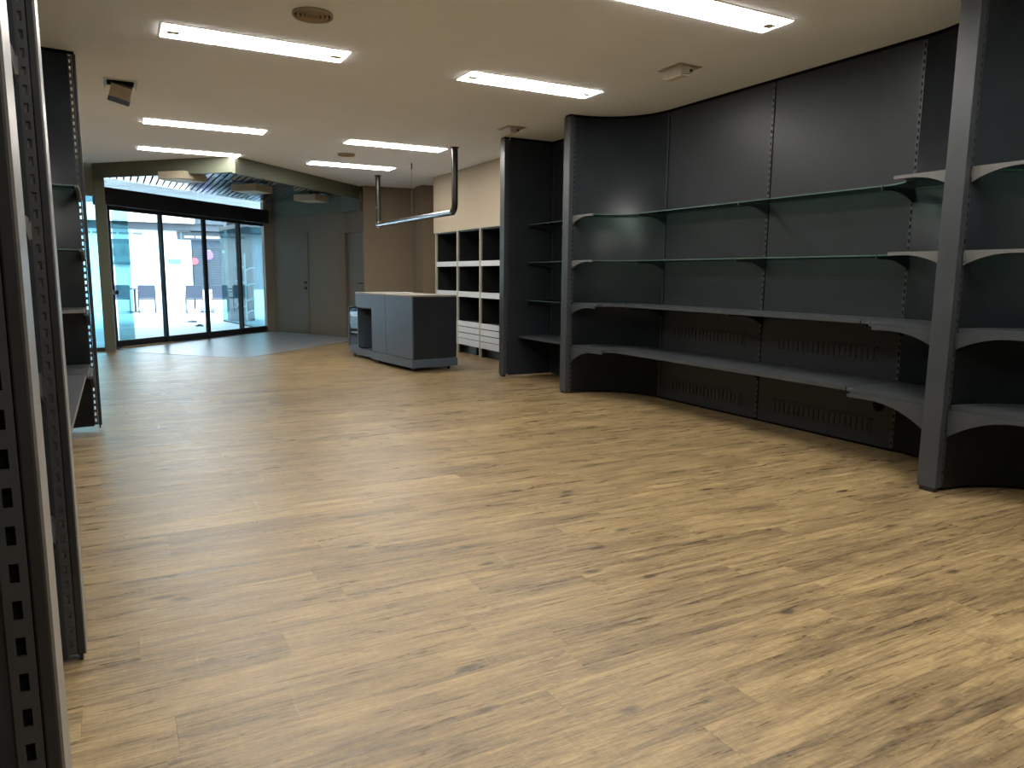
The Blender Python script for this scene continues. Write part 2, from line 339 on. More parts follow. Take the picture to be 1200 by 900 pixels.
xs = [0, .82*1.4142, 1.565*1.4142, 2.29*1.4142, LEN]
lv = [('sliding glass door leaf next to the olive post', 0), ('sliding glass door leaf, second from the olive post', .05), ('sliding glass door leaf, third from the olive post', .05), ('sliding glass door leaf with white pull bar by the brown wall', 0)]
for i in range(4):
    s0, s1 = xs[i]-(.06 if i == 1 else 0), xs[i+1]+(.05 if i == 2 else 0); o = lv[i][1]
    m = MB(); fbox(m, s0, s0+.045, o-.02, o+.02, .02, 2.31); 
    d = struct('door_%d' % (i+1), m, M['frame'], lv[i][0])
    part('stile', fbox(MB(), s1-.045, s1, o-.02, o+.02, .02, 2.31), M['frame'], d)
    part('bottom_rail', fbox(MB(), s0+.045, s1-.045, o-.02, o+.02, .02, .12), M['frame'], d)
    part('top_strip', fbox(MB(), s0+.045, s1-.045, o-.02, o+.02, 2.25, 2.31), M['frame'], d)
    part('pane', fbox(MB(), s0+.045, s1-.045, o-.005, o+.005, .12, 2.25), M['glass'], d)
    if i == 3:
        q = fp(s1-.10, .07); part('pull_bar', MB().tube([(q[0], q[1], .70), (q[0], q[1], 1.55)], .014, 10), M['white'], d)
        for zz in (.76, 1.49): part('bar_mount', MB().tube([(*fp(s1-.10, .005), zz), (q[0], q[1], zz)], .008, 8), M['white'], d)
    if i == 0:
        q = fp(s0+.02, .02); q2 = fp(s0+.02, .09); part('lock_knob', MB().tube([(q[0], q[1], .92), (q2[0], q2[1], .92)], .035, 12), M['black'], d)
struct('trim_7', fbox(MB(), -.02, LEN+.03, -.08, .10, -.03, .02), M['frame'], 'black threshold rail under the sliding doors')
struct('trim_8', fbox(MB(), .02, 1.15, .10, .20, -.03, .022), M['wood'], 'narrow wooden threshold strip by the olive post')

# ------------------------------------------------------------------ fluorescent panels
def lamp(x0, x1, y0, y1, label):
    t = thing('ceiling_light', label, 'light', ((x0+x1)/2, (y0+y1)/2, CEIL), 'fluorescent ceiling lights')
    z = CEIL-.005; f = .012
    fr = MB().box((x0, y0, z), (x1, y0+f, CEIL)).box((x0, y1-f, z), (x1, y1, CEIL)).box((x0, y0+f, z), (x0+f, y1-f, CEIL)).box((x1-f, y0+f, z), (x1, y1-f, CEIL))
    part('frame', fr, M['cream'], t)
    part('diffuser', MB().box((x0+f*.6, y0+f*.6, CEIL-.009), (x1-f*.6, y1-f*.6, CEIL-.001)), M['tube'], t)
    for xx in (x0+.04, x1-.12): part('end_clip', MB().box((xx, (y0+y1)/2-.035, CEIL-.014), (xx+.08, (y0+y1)/2+.035, CEIL-.008)), M['cream'], t)
k = 1.0123
LX = ((.372*k, 1.640*k), (2.615*k, 3.895*k))
near = 'long fluorescent ceiling light '
for (c, y0, y1, lab) in (
    (0, 5.57, 5.88, near+'beside the larger round diffuser'),
    (1, 5.585, 5.885, near+'between the two small emergency lamps'),
    (0, 8.98, 9.27, near+'beyond the swivel spotlight'),
    (1, 9.04, 9.35, near+'with a loose clip, beside the hanging pipe rail'),
    (0, 10.96, 11.23, near+'touching the olive fascia corner'),
    (1, 11.03, 11.355, near+'by the far end of the pipe rail'),
    (1, 3.50, 3.77, near+'over the curved charcoal bay nearest the broad pillar'),
    (0, 3.50, 3.80, near+'over the aisle beside the left shelving bay'),
    (0, 1.45, 1.75, near+'beside the narrow left shelving bay'), (1, 1.45, 1.75, near+'over the bay cut off beside the broad pillar'),
    (0, -.65, -.35, near+'near the back wall on the left shelving side'), (1, -.65, -.35, near+'near the back wall on the curved bay side')):
    lamp(LX[c][0], LX[c][1], y0*k, y1*k, lab)
q = (3.70, 9.35*k, CEIL)
# small ceiling fittings
for (cx, cy, r, lab) in ((1.215, 4.98, .128, 'round tan ceiling diffuser with concentric rings near the large light'), (2.92, 10.30, .118, 'small round tan ceiling diffuser between two far lights')):
    t = thing('air_diffuser', lab, 'diffuser', (cx, cy, CEIL), 'round ceiling diffusers')
    part('backing', MB().lathe([(.001, -.004), (r*.98, -.004), (r*.98, 0)], (cx, cy, CEIL), 36), M['void'], t)
    for a in (1.0, .78, .56, .34):
        part('ring', MB().lathe([(r*a, -.003), (r*a, -.014), (r*(a-.05), -.022), (r*(a-.14), -.012), (r*(a-.14), -.006)], (cx, cy, CEIL), 36), M['vent'], t)
    part('hub', MB().lathe([(r*.13, -.004), (r*.13, -.016), (.001, -.02)], (cx, cy, CEIL), 24), M['vent'], t)
for (cx, cy, lab) in ((4.05, 4.77, 'small beige emergency lamp on the ceiling by the long curved bay'), (4.03, 7.55, 'small beige emergency lamp on the ceiling near the narrow bay')):
    t = thing('emergency_light', lab, 'light', (cx, cy, CEIL), 'emergency lamps')
    part('base_plate', MB().box((cx-.115, cy-.135, CEIL-.008), (cx+.115, cy+.135, CEIL)), M['beige'], t)
    hx, hy = .085, .12
    v = [(cx-hx, cy-hy, CEIL-.008), (cx+hx, cy-hy, CEIL-.008), (cx+hx, cy+hy, CEIL-.008), (cx-hx, cy+hy, CEIL-.008),
         (cx-hx*.8, cy-hy*.95, CEIL-.075), (cx+hx*.35, cy-hy*.95, CEIL-.055), (cx+hx*.35, cy+hy*.95, CEIL-.055), (cx-hx*.8, cy+hy*.95, CEIL-.075)]
    part('housing', MB().add(v, [(0,3,2,1),(4,5,6,7),(0,1,5,4),(1,2,6,5),(2,3,7,6),(3,0,4,7)]), M['beige'], t, .004)
    part('lens', MB().box((cx-hx*.75, cy-hy*.8, CEIL-.079), (cx+hx*.1, cy+hy*.8, CEIL-.066)), M['cream'], t)
    part('test_button', MB().tube([(cx+hx*.2, cy-hy*.97, CEIL-.04), (cx+hx*.2, cy-hy*1.05, CEIL-.04)], .012, 8), M['black'], t)
t = thing('spotlight', 'square swivel spotlight tilted out of the ceiling', 'light', (.145, 7.55, CEIL))
part('trim_ring', MB().box((.02, 7.42, CEIL-.008), (.045, 7.68, CEIL)).box((.255, 7.42, CEIL-.008), (.28, 7.68, CEIL)).box((.045, 7.655, CEIL-.008), (.255, 7.68, CEIL)).box((.045, 7.42, CEIL-.008), (.255, 7.445, CEIL)), M['white'], t)
part('recess', MB().box((.045, 7.445, CEIL-.004), (.255, 7.655, CEIL-.001)), M['void'], t)
part('side_arm', MB().box((.024, 7.52, CEIL-.055), (.034, 7.58, CEIL)), M['white'], t); part('side_arm', MB().box((.266, 7.52, CEIL-.055), (.276, 7.58, CEIL)), M['white'], t)
body = MB().box((-.082, -.075, -.055), (.082, .075, .055)); face = MB().box((-.086, -.079, -.095), (.086, .079, -.055))
R3 = Matrix.Translation((.150, 7.54, CEIL-.075)) @ Matrix.Rotation(math.radians(14), 4, 'Y') @ Matrix.Rotation(math.radians(20), 4, 'X')
for nm, b_, mt in (('lamp_body', body, 'vent'), ('front_bezel', face, 'counter')):
    b_.v = [tuple(R3 @ Vector(p)) for p in b_.v]; part(nm, b_, M[mt], t, .004)
t = thing('pipe_rail', 'dark metal pipe rail hung from the ceiling above the counter', 'rail', (3.98, 10.6, CEIL))
PX, PR, ZB = 3.985, .040, 2.075
bend = [(PX, 9.02, ZB+.10), (PX, 9.03, ZB+.055), (PX, 9.06, ZB+.02), (PX, 9.11, ZB)]
part('hanger_pipe', MB().tube([(PX, 9.02, CEIL), (PX, 9.02, ZB+.10)]+bend, PR*1.04, 18), M['pipeblack'], t)
part('hanger_pipe', MB().tube([(PX, 12.2, CEIL), (PX, 12.2, ZB-.01)], PR, 18), M['pipeblack'], t)
part('cross_pipe', MB().tube([(PX, 9.08, ZB), (PX, 12.22, ZB)], PR, 18), M['chrome'], t)
part('elbow', MB().tube([(PX, 12.2, ZB+.06), (PX, 12.2, ZB-.045)], PR*1.12, 18), M['chrome'], t)
part('screw', MB().tube([(PX-.05, 12.19, 2.36), (PX-.02, 12.19, 2.36)], .014, 8), M['steel'], t)
for yy in (9.02, 12.2): part('ceiling_flange', MB().lathe([(.001, -.008), (.055, -.008), (.055, 0)], (PX, yy, CEIL), 20), M['pipeblack'], t)
t = thing('hanging_wire', 'thin wire with dark hook hanging above the pipe rail', 'wire', (3.985, 10.6, CEIL))
part('hook', MB().tube([(3.985, 10.6, CEIL), (3.985, 10.6, CEIL-.09)], .010, 8), M['black'], t)
part('wire', MB().tube([(3.985, 10.6, CEIL-.09), (3.985, 10.6, ZB+.04)], .0025, 6), M['steel'], t)

# ------------------------------------------------------------------ wall shelving
def slot_strip_mesh(w, th, z0, z1, pitch=.05, sw=.011, sh=.026):
    b = MB(); r = (w-sw)/2
    b.box((-w/2, -th/2, z0), (-w/2+r, th/2, z1)).box((w/2-r, -th/2, z0), (w/2, th/2, z1))
    z = z0; first = True
    while z < z1:
        zt = min(z1, z+(pitch-sh)); b.box((-w/2+r, -th/2, z), (w/2-r, th/2, zt)); z += pitch
    return b.mesh('slotted_strip', M['strip'])
STRIP = slot_strip_mesh(.024, .004, .03, 2.86)
STRIPR = slot_strip_mesh(.030, .004, .03, 2.86)
def bracket_mesh(Ln, h, th, mat):
    b = MB(); n = 12; tp = [(0, 0)]; top = []; bot = []
    for i in range(n+1):
        l = Ln*i/n; u = min(1, l/(Ln*.72)); top.append((l, 0)); bot.append((l, -.020-(h-.020)*(1-u)**2.1))
    vs = []; 
    for y_ in (-th/2, th/2):
        vs += [(l, y_, z) for l, z in top]+[(l, y_, z) for l, z in bot]
    m = n+1; fs = []
    for i in range(n):
        fs += [(i, m+i, m+i+1, i+1), (2*m+i, 2*m+i+1, 3*m+i+1, 3*m+i), (i, i+1, 2*m+i+1, 2*m+i), (m+i, 3*m+i, 3*m+i+1, m+i+1)]
    fs += [(0, 2*m, 3*m, m), (n, m+n, 3*m+n, 2*m+n)]
    b.add(vs, fs); b.box((.0, -th/2-.006, -h*.75), (.012, th/2+.006, -.012))
    return b.mesh('bracket', mat)
GD, S2D, BD = .345, .46, .56
BR = {'p_g': bracket_mesh(.35, .085, .022, M['steel']), 'p_s': bracket_mesh(.42, .10, .022, M['post']), 'p_b': bracket_mesh(.56, .16, .022, M['post']),
      'u_g': bracket_mesh(.345, .085, .010, M['black']), 'u_s': bracket_mesh(.40, .10, .010, M['black']), 'u_b': bracket_mesh(.48, .12, .010, M['black'])}
RAD = .66
LEVELS = ((1.875, 'g'), (1.415, 'g'), (.975, 's'), (.525, 'b'))
def bay_path(y0, y1, inset, xf, sg, nseg=10, off=.03):
    # back line of the bay seen in plan, from the y1 pillar to the y0 pillar; inset moves it into the room
    pts = []; r = RAD-inset
    for i in range(nseg+1):
        a = math.pi/2*i/nseg; pts.append((xf+sg*(off+r*math.sin(a)), (y1-RAD)+r*math.cos(a)))
    for i in range(nseg+1):
        a = math.pi/2*(1-i/nseg); pts.append((xf+sg*(off+r*math.sin(a)), (y0+RAD)-r*math.cos(a)))
    return pts
def strip_between(A, B, z0, z1, mi=0, side=None):
    return MB().prism(list(A)+list(B)[::-1], z0, z1, mi, side)
def shelving_bay(label, xf, sg, y0, y1, ups, bottom_depth=BD, glass=True, square_far=False, group=None, vents=True, shelf_levels=LEVELS):
    t = thing('shelving_bay', label, 'shelving', (xf+sg*.4, (y0+y1)/2, 0), group)
    X = lambda d: xf+sg*d
    back = .03+RAD
    H1 = 2.864
    def arc(yc, s, r, n=12): return [(X(.03+r*math.sin(math.pi/2*i/n)), yc+s*r*math.cos(math.pi/2*i/n)) for i in range(n+1)]
    ends = []
    if not square_far: ends.append((y1, y1-RAD, 1))
    ends.append((y0, y0+RAD, -1))
    for (yp, yc, s) in ends:
        A = arc(yc, s, RAD); B = arc(yc, s, RAD+.018); n = len(A)
        b = MB(); vs = [(p[0], p[1], z) for z in (.02, H1) for p in A]+[(p[0], p[1], z) for z in (.02, H1) for p in B]; fs = []
        for i in range(n-1):
            fs += [(i, i+1, n+i+1, n+i), (2*n+i, 3*n+i, 3*n+i+1, 2*n+i+1), (n+i, n+i+1, 3*n+i+1, 3*n+i), (i, 2*n+i, 2*n+i+1, i+1)]
        b.add(vs, fs, 0, True); pm = part('curved_panel', b, M['dark'], t)
        part('top_strip', strip_between([(p[0], p[1]) for p in arc(yc, s, RAD+.004)], [(p[0], p[1]) for p in arc(yc, s, RAD+.03)], H1, CEIL), M['void'], t)  # black strip stands in for the shadowed gap under the ceiling
    if square_far:
        part('side_panel', MB().box((X(.0), y1-.02, .02), (X(back+.02), y1, H1)), M['dark'], t)
        part('top_strip', MB().box((X(.01), y1-.016, H1), (X(back+.02), y1-.003, CEIL)), M['void'], t)  # same painted shadow gap over the square side
    yy = [y1-RAD-.008 if not square_far else y1-.03]+list(ups)+[y0+RAD+.008]
    marks = sorted(set(ups), reverse=True)
    segs = list(zip(marks[:-1], marks[1:]))
    if square_far: segs = [(y1-.025, y0+RAD)]; marks = [y1-.045, ]
    for (a, b_) in segs:
        pn = part('back_panel', MB().box((X(back), a-.018, .02), (X(back+.018), b_+.018, H1)), M['dark'], t, .002)
        if vents:
            for zc in (.70, .165):
                L_ = abs(a-b_); c = (a+b_)/2+.0; g = MB().box((X(back-.002), c-L_*.36, zc-.055), (X(back+.004), c+L_*.36, zc+.055), 1)
                m_ = 18
                for i in range(m_+1):
                    yc = c-L_*.34+L_*.68*i/m_; g.box((X(back-.007), yc-.008, zc-.045), (X(back-.001), yc+.008, zc+.045))
                g.box((X(back-.008), c-L_*.37, zc+.045), (X(back-.001), c+L_*.37, zc+.058)).box((X(back-.008), c-L_*.37, zc-.058), (X(back-.001), c+L_*.37, zc-.045))
                part('vent_grille', g, [M['dark'], M['black']], t)
    part('top_strip', MB().box((X(back+.006), (y1-RAD if not square_far else y1-.02), H1), (X(back+.03), y0+RAD, CEIL)), M['void'], t)  # shadow gap above the back panels, drawn as a black strip
    part('backing', MB().box((X(back+.020), (y1-RAD if not square_far else y1-.03), .0), (X(back+.032), y0+RAD, H1)), M['void'], t)
    for u in marks:
        o = link('slotted_upright', STRIP, t, (X(back+.0005), u+.006, 0), math.pi/2)
    # shelves and brackets
    for z, kind in shelf_levels:
        dep = {'g': GD, 's': S2D, 'b': bottom_depth}[kind]; th = {'g': .009, 's': .024, 'b': .03}[kind]
        mats = [M['shelfglass'], M['glassedge']] if kind == 'g' else [M['shelf'], M['post'] if sg > 0 else M['steel']]
        nm = 'glass_shelf' if kind == 'g' else 'shelf'
        ri = max(.02, RAD-dep)
        pieces = []
        for (yp, yc, s) in ends: pieces.append((arc(yc, s, RAD-.004), arc(yc, s, ri)))
        if square_far: pieces.append(([(X(back-.004), y1-.024), (X(back-.004), y0+RAD)], [(X(back-dep), y1-.024), (X(back-dep), y0+RAD)]))
        else:
            for (a, b_) in segs: pieces.append(([(X(back-.004), a-.002), (X(back-.004), b_+.002)], [(X(back-dep), a-.002), (X(back-dep), b_+.002)]))
        for A, B in pieces:
            part(nm, strip_between(A, B, z-th, z, 0, 1), mats, t)
        zb = z-th-.0005
        for (yp, yc, s) in ends:
            link('bracket', BR['p_'+kind], t, (X(.022), yp-s*.004, zb+(.012 if kind == 'g' else 0)), -s*math.pi/2)
        for u in marks: link('bracket', BR['u_'+kind], t, (X(back-.002), u, zb), math.pi if sg > 0 else 0)
    return t
def pillar(label, xf, sg, yc, wid=.115, group='shelving pillars', see_through=False, front='post', fd=.045, core='void'):
    t = thing('shelving_pillar', label, 'pillar', (xf+sg*.03, yc, 0), group); X = lambda d: xf+sg*d
    part('front_post', MB().box((X(.002-fd), yc-wid/2, .025), (X(.002), yc+wid/2, 2.872)), M['post' if front == 'post' else 'black'], t, .003)
    if front != 'post': part('edge_strip', MB().box((X(-fd-.001), yc-wid/2+.002, .025), (X(.0025-fd), yc+wid/2, 2.872)), M[front], t)
    for s in (-1, 1):
        if see_through and s > 0: continue
        link('slotted_strip', STRIPR, t, (X(.018), yc+s*(wid/2-.004), 0), 0)
    if not see_through: part('core', MB().box((X(.003), yc-wid/2+.012, .03), (X(.03), yc+wid/2-.012, 2.83)), M[core], t)
    part('foot', MB().box((X(.01-fd), yc-wid/2+.012, 0), (X(-.002), yc+wid/2-.012, .025)), M['black'], t)
    part('top_gap_fill', MB().box((X(.008-fd), yc-wid/2+.01, 2.872), (X(.03), yc+wid/2-.01, CEIL)), M['void'], t)  # dark fill for the shadowed gap over the post
    return t
XR = 4.24
pillar('broad graphite pillar at the right end of the long curved bay', XR, 1, 2.565, .115)
pillar('graphite pillar between the long curved bay and the narrow bay', XR, 1, 6.645, .115)
pillar('graphite pillar between the narrow bay and the open cubby unit', XR, 1, 8.085, .115)
pillar('graphite pillar near the back wall closing the last curved bay', XR, 1, -1.515, .115)
shelving_bay('long curved charcoal shelving bay between the broad pillar and the narrow bay', XR, 1, 2.6225, 6.5875, [5.92, 4.595, 3.29], group='charcoal shelving bays')
shelving_bay('curved charcoal shelving bay cut off beside the broad pillar', XR, 1, -1.4575, 2.5075, [1.84, .525, -.79], group='charcoal shelving bays')
# narrow bay
t = thing('shelving_bay', 'narrow charcoal bay with thin glass shelves beside the cubby unit', 'shelving', (4.6, 7.35, 0), 'charcoal shelving bays')
NB = 4.86
part('side_panel', MB().box((4.27, 8.025, .02), (NB+.02, 8.045, 2.864)), M['dark'], t)
part('back_panel', MB().box((NB, 6.70, .02), (NB+.018, 8.015, 2.864)), M['dark'], t)
part('side_panel', MB().box((4.27, 6.682, .02), (NB+.02, 6.70, 2.864)), M['dark'], t)
part('top_strip', MB().box((4.28, 8.028, 2.864), (NB+.03, 8.042, CEIL)).box((NB+.004, 6.69, 2.864), (NB+.02, 8.02, CEIL)).box((4.28, 6.685, 2.864), (NB+.03, 6.697, CEIL)), M['void'], t)  # black strips paint the shadow above the narrow bay
for yy in (7.985, 6.74): link('slotted_upright', STRIP, t, (NB-.002, yy, 0), math.pi/2)
for z in (1.875, 1.42, .955):
    part('glass_shelf', MB().prism([(NB-.004, 8.0), (NB-.004, 6.72), (NB-.345, 6.72), (NB-.345, 8.0)], z-.009, z, 0, 1), [M['shelfglass'], M['glassedge']], t)
    for yy in (7.985, 6.74): link('bracket', BR['u_g'], t, (NB-.004, yy, z-.0095), math.pi)
part('shelf', MB().prism([(NB-.004, 8.02), (NB-.004, 6.705), (4.40, 6.705), (4.37, 7.5), (4.40, 8.02)], .49, .515), M['shelf'], t)
for yy in (7.985, 6.74): link('bracket', BR['u_b'], t, (NB-.004, yy, .4895), math.pi)
# left wall
XL = -.182
pillar('steel edged shelving post nearest the glass doors on the left', XL, -1, 6.72, .05, 'left shelving posts', True, 'black', .022)
pillar('steel edged shelving post between the two left bays', XL+.007, -1, 2.665, .115, 'left shelving posts', False, 'bright', .021, 'steel')
pillar('brushed steel shelving post on the left, furthest from the glass doors', -.118, -1, 1.128, .09, 'left shelving posts', False, 'bright', .018)
shelving_bay('charcoal shelving bay on the left ending at the post nearest the doors', XL, -1, 2.7225, 6.69, [6.02, 4.71, 3.40], bottom_depth=.65, group='left shelving bays')
# short bay between the two nearest left posts
t = thing('shelving_bay', 'narrow charcoal shelving bay between the two steel fronted left posts', 'shelving', (-.55, 1.9, 0), 'left shelving bays')
part('side_panel', MB().box((-.207, 2.609, .02), (-.90, 2.624, 2.864)), M['dark'], t); part('side_panel', MB().box((-.150, 1.150, .02), (-.90, 1.165, 2.864)), M['dark'], t)
part('back_panel', MB().box((-.885, 1.167, .02), (-.903, 2.607, 2.864)), M['dark'], t)
for z, kind in LEVELS:
    nm = 'glass_shelf' if kind == 'g' else 'shelf'; mt = [M['shelfglass'], M['glassedge']] if kind == 'g' else [M['shelf'], M['shelf']]
    th = .009 if kind == 'g' else .026
    part(nm, MB().prism([(-.88, 1.17), (-.88, 2.605), (-.53, 2.605), (-.53, 1.17)], z-th, z, 0, 1), mt, t)
    link('bracket', BR['p_'+('g' if kind == 'g' else 's')], t, (-.222, 2.606, z-th), -math.pi/2)
t = thing('shelving_bay', 'charcoal shelving bay ending at the post furthest from the doors', 'shelving', (-.55, -.6, 0), 'left shelving bays')
part('side_panel', MB().box((-.150, 1.090, .02), (-.90, 1.105, 2.864)), M['dark'], t); part('back_panel', MB().box((-.885, -2.5, .02), (-.903, 1.088, 2.864)), M['dark'], t)
part('shelf', MB().box((-.88, -2.5, .5), (-.45, 1.088, .526)), M['shelf'], t)

# cable hole in the long bay
t = tag(part('cable_grommet', MB().tube([(4.924, 3.420, 0.328), (4.9295, 3.420, 0.328)], .045, 20), M['void'], None), 'black round cable grommet low on the charcoal panel', 'grommet')

# ------------------------------------------------------------------ open cubby unit
t = thing('cubby_unit', 'tall black cubby unit with olive dividers and white shelf edges', 'shelving', (5.1, 10.5, 0))
CX = 4.88; PY = [11.86, 10.96, 10.12, 9.28, 8.44]
part('back_panel', MB().box((5.30, 8.42, .0), (5.34, 11.9, 1.95)), M['void'], t)
for yy in PY:
    part('divider', MB().box((CX, yy-.022, .0), (CX+.03, yy+.022, 1.955)), M['divider'], t)
    part('side_board', MB().box((CX+.03, yy-.018, .0), (5.30, yy+.018, 1.95)), M['black'], t)
part('top_board', MB().box((CX+.01, 8.42, 1.93), (5.30, 11.9, 1.954)), M['black'], t)
for a, b_ in zip(PY[:-1], PY[1:]):
    ya, yb = a-.024, b_+.024
    for z0, z1 in ((1.392, 1.472), (.912, .998)):
        part('shelf_edge', MB().box((CX+.004, yb, z0), (CX+.022, ya, z1)), M['white'], t, .002)
        part('shelf', MB().box((CX+.022, yb+.006, z0+.02), (5.30, ya-.006, z1-.01)), M['black'], t)
    for z0, z1 in ((.448, .528), (.350, .432), (.256, .334), (.148, .244)):
        f = part('drawer_front', MB().box((CX+.002, yb, z0), (CX+.022, ya, z1)), M['white'], t, .002)
    part('drawer_box', MB().box((CX+.024, yb+.01, .15), (5.25, ya-.01, .52)), M['black'], t)
    part('plinth', MB().box((CX+.10, yb+.30, .0), (5.2, ya-.01, .14)), M['black'], t)
    part('plinth', MB().box((CX+.14, yb+.01, .0), (5.2, yb+.28, .12)), M['vent'], t)

# ------------------------------------------------------------------ sales counter
o0 = Vector((3.338, 8.919)); ce = Vector((-.112, .994)).normalized(); cv = Vector((ce.y, -ce.x))
def cp(u, v): return (o0.x+ce.x*u+cv.x*v, o0.y+ce.y*u+cv.y*v)
def cbox(b, u0, u1, v0, v1, z0, z1): return b.prism([cp(u0, v0), cp(u1, v0), cp(u1, v1), cp(u0, v1)], z0, z1)
t = thing('sales_counter', 'blue grey sales counter on castors with knee hole and low display end', 'counter', (*cp(1, .33), 0))
cbt = lambda nm, a, mt='counter', bv=.003: part(nm, cbox(MB(), *a), M[mt], t, bv)
cbt('carcass', (.02, 1.25, .02, .64, .06, .965), 'black', 0)
cbt('front_panel', (.0, .795, .0, .02, .165, .968)); cbt('front_panel', (.80, 1.27, .0, .02, .165, .968))
cbt('side_panel', (.0, .02, .02, .66, .165, .968), 'dark')
cbt('side_panel', (1.25, 1.27, .02, .66, .06, .76), 'dark')
cbt('plinth', (-.012, 1.275, -.012, .672, .05, .16))
cbt('fascia', (1.272, 1.83, .0, .02, .775, .968)); cbt('bridge_board', (1.272, 1.83, .02, .66, .76, .79), 'dark')
cbt('counter_top', (-.004, 1.83, -.004, .664, .97, .992), 'countertop')
cbt('end_panel', (1.81, 1.83, .02, .64, .165, .775), 'counter')
cbt('knee_back', (1.272, 1.81, .56, .58, .165, .76), 'black', 0)
cbt('plinth', (1.277, 2.27, .06, .60, .05, .15))
cbt('display_side', (2.25, 2.27, .06, .60, .15, .76), 'counter'); cbt('display_back', (1.832, 2.25, .58, .60, .15, .84), 'dark')
cbt('display_shelf', (1.832, 2.25, .09, .58, .36, .375), 'white', 0); cbt('display_shelf', (1.832, 2.25, .09, .58, .62, .632), 'white', 0)
cbt('display_floor', (1.832, 2.25, .06, .58, .15, .17), 'counter', 0)
part('display_glass', cbox(MB(), 1.832, 2.25, .07, .076, .17, .745), M['glass'], t)
b = MB(); q = [cp(1.832, .06), cp(2.27, .06), cp(2.27, .60), cp(1.832, .60)]
b.add([(q[0][0], q[0][1], .80), (q[1][0], q[1][1], .735), (q[2][0], q[2][1], .82), (q[3][0], q[3][1], .88), (q[0][0], q[0][1], .815), (q[1][0], q[1][1], .75), (q[2][0], q[2][1], .835), (q[3][0], q[3][1], .895)],
      [(0,3,2,1),(4,5,6,7),(0,1,5,4),(1,2,6,5),(2,3,7,6),(3,0,4,7)]); part('sloping_lid', b, M['black'], t)
for u, v in ((.08, .07), (1.18, .07), (.08, .58), (1.18, .58), (2.18, .12), (2.18, .52)):
    c = cp(u, v); f = part('castor', MB().tube([(c[0]-.012, c[1], .026), (c[0]+.012, c[1], .026)], .026, 14), M['black'], t)
    part('castor_fork', MB().box((c[0]-.018, c[1]-.012, .026), (c[0]-.013, c[1]+.012, .05)).box((c[0]+.013, c[1]-.012, .026), (c[0]+.018, c[1]+.012, .05)).box((c[0]-.018, c[1]-.015, .045), (c[0]+.018, c[1]+.015, .05)), M['steel'], f)
b = MB(); cbox(b, 1.0, 1.21, .40, .55, .9925, .997); cbox(b, 1.02, 1.2, .41, .54, .997, 1.004)
tag(part('paper_pad', b, M['white'], None), 'small white paper pad lying on the counter top', 'paper')
part('cable_port', cbox(MB(), .70, .86, .25, .33, .992, .995), M['black'], t)

# ------------------------------------------------------------------ street outside
gr = struct('ground', MB().box((-14, 13.5, -.10), (18, 34, -.032)), M['pave'], 'pale paving of the street outside')
cn = struct('ceiling_arcade', MB().prism([(-4.4, 13.4), (-.5, 13.4), (-.15, 13.68), (3.28, 17.1), (8, 17.1), (8, 22.5), (-4.4, 22.5)], 3.06, 3.2), M['arcade'], 'pale ribbed arcade roof outside the doors')  # roof over the doors, its wide reach added to block sky light
for i in range(28): part('rib', MB().box((-4.0, 14.6+i*.28, 3.035), (min(8, 14.6+i*.28-13.95) if 14.6+i*.28 < 17.2 else 8, 14.62+i*.28+.06, 3.06)), M['arcade'], cn)
struct('wall_street_blocker', MB().box((-4.4, 13.2, -.1), (-4.0, 28.4, 5.5)), M['slate'], 'unseen slate wall added to block daylight from the street side')  # unseen wall added, dark to keep daylight off the entrance wall
struct('wall_street_right', MB().box((7.6, 17.0, -.1), (8.0, 28.4, 5.5)), M['stucco'], 'white wall closing the street beyond the shutter')
t = thing('street_building', 'white rendered building across the street with dark band and shop front', 'building', (1, 28.6, 0))
part('wall', MB().box((-9, 28.5, -.05), (2.45, 29.0, 2.70)), M['stucco'], t)
part('dark_band', MB().box((-2.0, 28.2, 2.70), (9, 28.9, 2.93)), M['slate'], t)
part('balcony_soffit', MB().box((-9, 27.9, 2.93), (2.55, 29.4, 3.55)), M['soffit'], t)
part('dark_band', MB().box((2.55, 28.1, 2.93), (9, 29.2, 3.55)), M['slate'], t)
part('shop_wall', MB().box((2.45, 28.9, -.05), (9, 29.2, 2.70)), M['grille'], t)
sh = part('roller_shutter', MB().box((2.52, 28.80, .1), (4.4, 28.84, 2.15)), M['grille'], t)
g = MB()
for i in range(34): g.box((2.52, 28.775, .12+i*.06), (4.4, 28.80, .145+i*.06))
part('shutter_slats', g, M['slate'], sh)
for xx in (2.95, 3.55): part('shutter_post', MB().box((xx, 28.72, .0), (xx+.07, 28.78, 2.15)), M['slate'], t); 
for xx in (2.90, 3.50): part('shop_lamp', MB().box((xx, 28.70, 1.98), (xx+.2, 28.78, 2.06)), M['white'], t)
part('base_wall', MB().box((2.52, 28.6, -.05), (4.9, 28.75, .65)), M['stucco'], t)
sb = part('sign_board', MB().box((2.02, 28.40, 2.40), (3.82, 28.48, 2.66)), M['slate'], t)
part('sign_edge', MB().box((2.12, 28.385, 2.40), (2.16, 28.40, 2.66)).box((3.66, 28.385, 2.40), (3.70, 28.40, 2.66)), M['paleteal'], sb)
g = MB(); x = 2.24
for wl in (7, 5, 12):
    for i in range(wl): g.box((x, 28.385, 2.46), (x+.034, 28.40, 2.535)); x += .046
    x += .05
part('lettering', g, M['white'], sb)
g = MB(); x = -1.2
for wl in (5, 7, 9, 6, 8, 7):
    for i in range(wl): g.box((x, 28.485, 2.52), (x+.030, 28.50, 2.585)); x += .044
    x += .06
part('lettering', g, M['teal'], t)
part('wall_plate', MB().box((1.70, 28.46, 1.55), (2.10, 28.50, 1.72)), M['paleteal'], t)
part('pink_disc', MB().tube([(2.56, 28.72, 1.66), (2.56, 28.77, 1.66)], .13, 20), M['pink'], t)
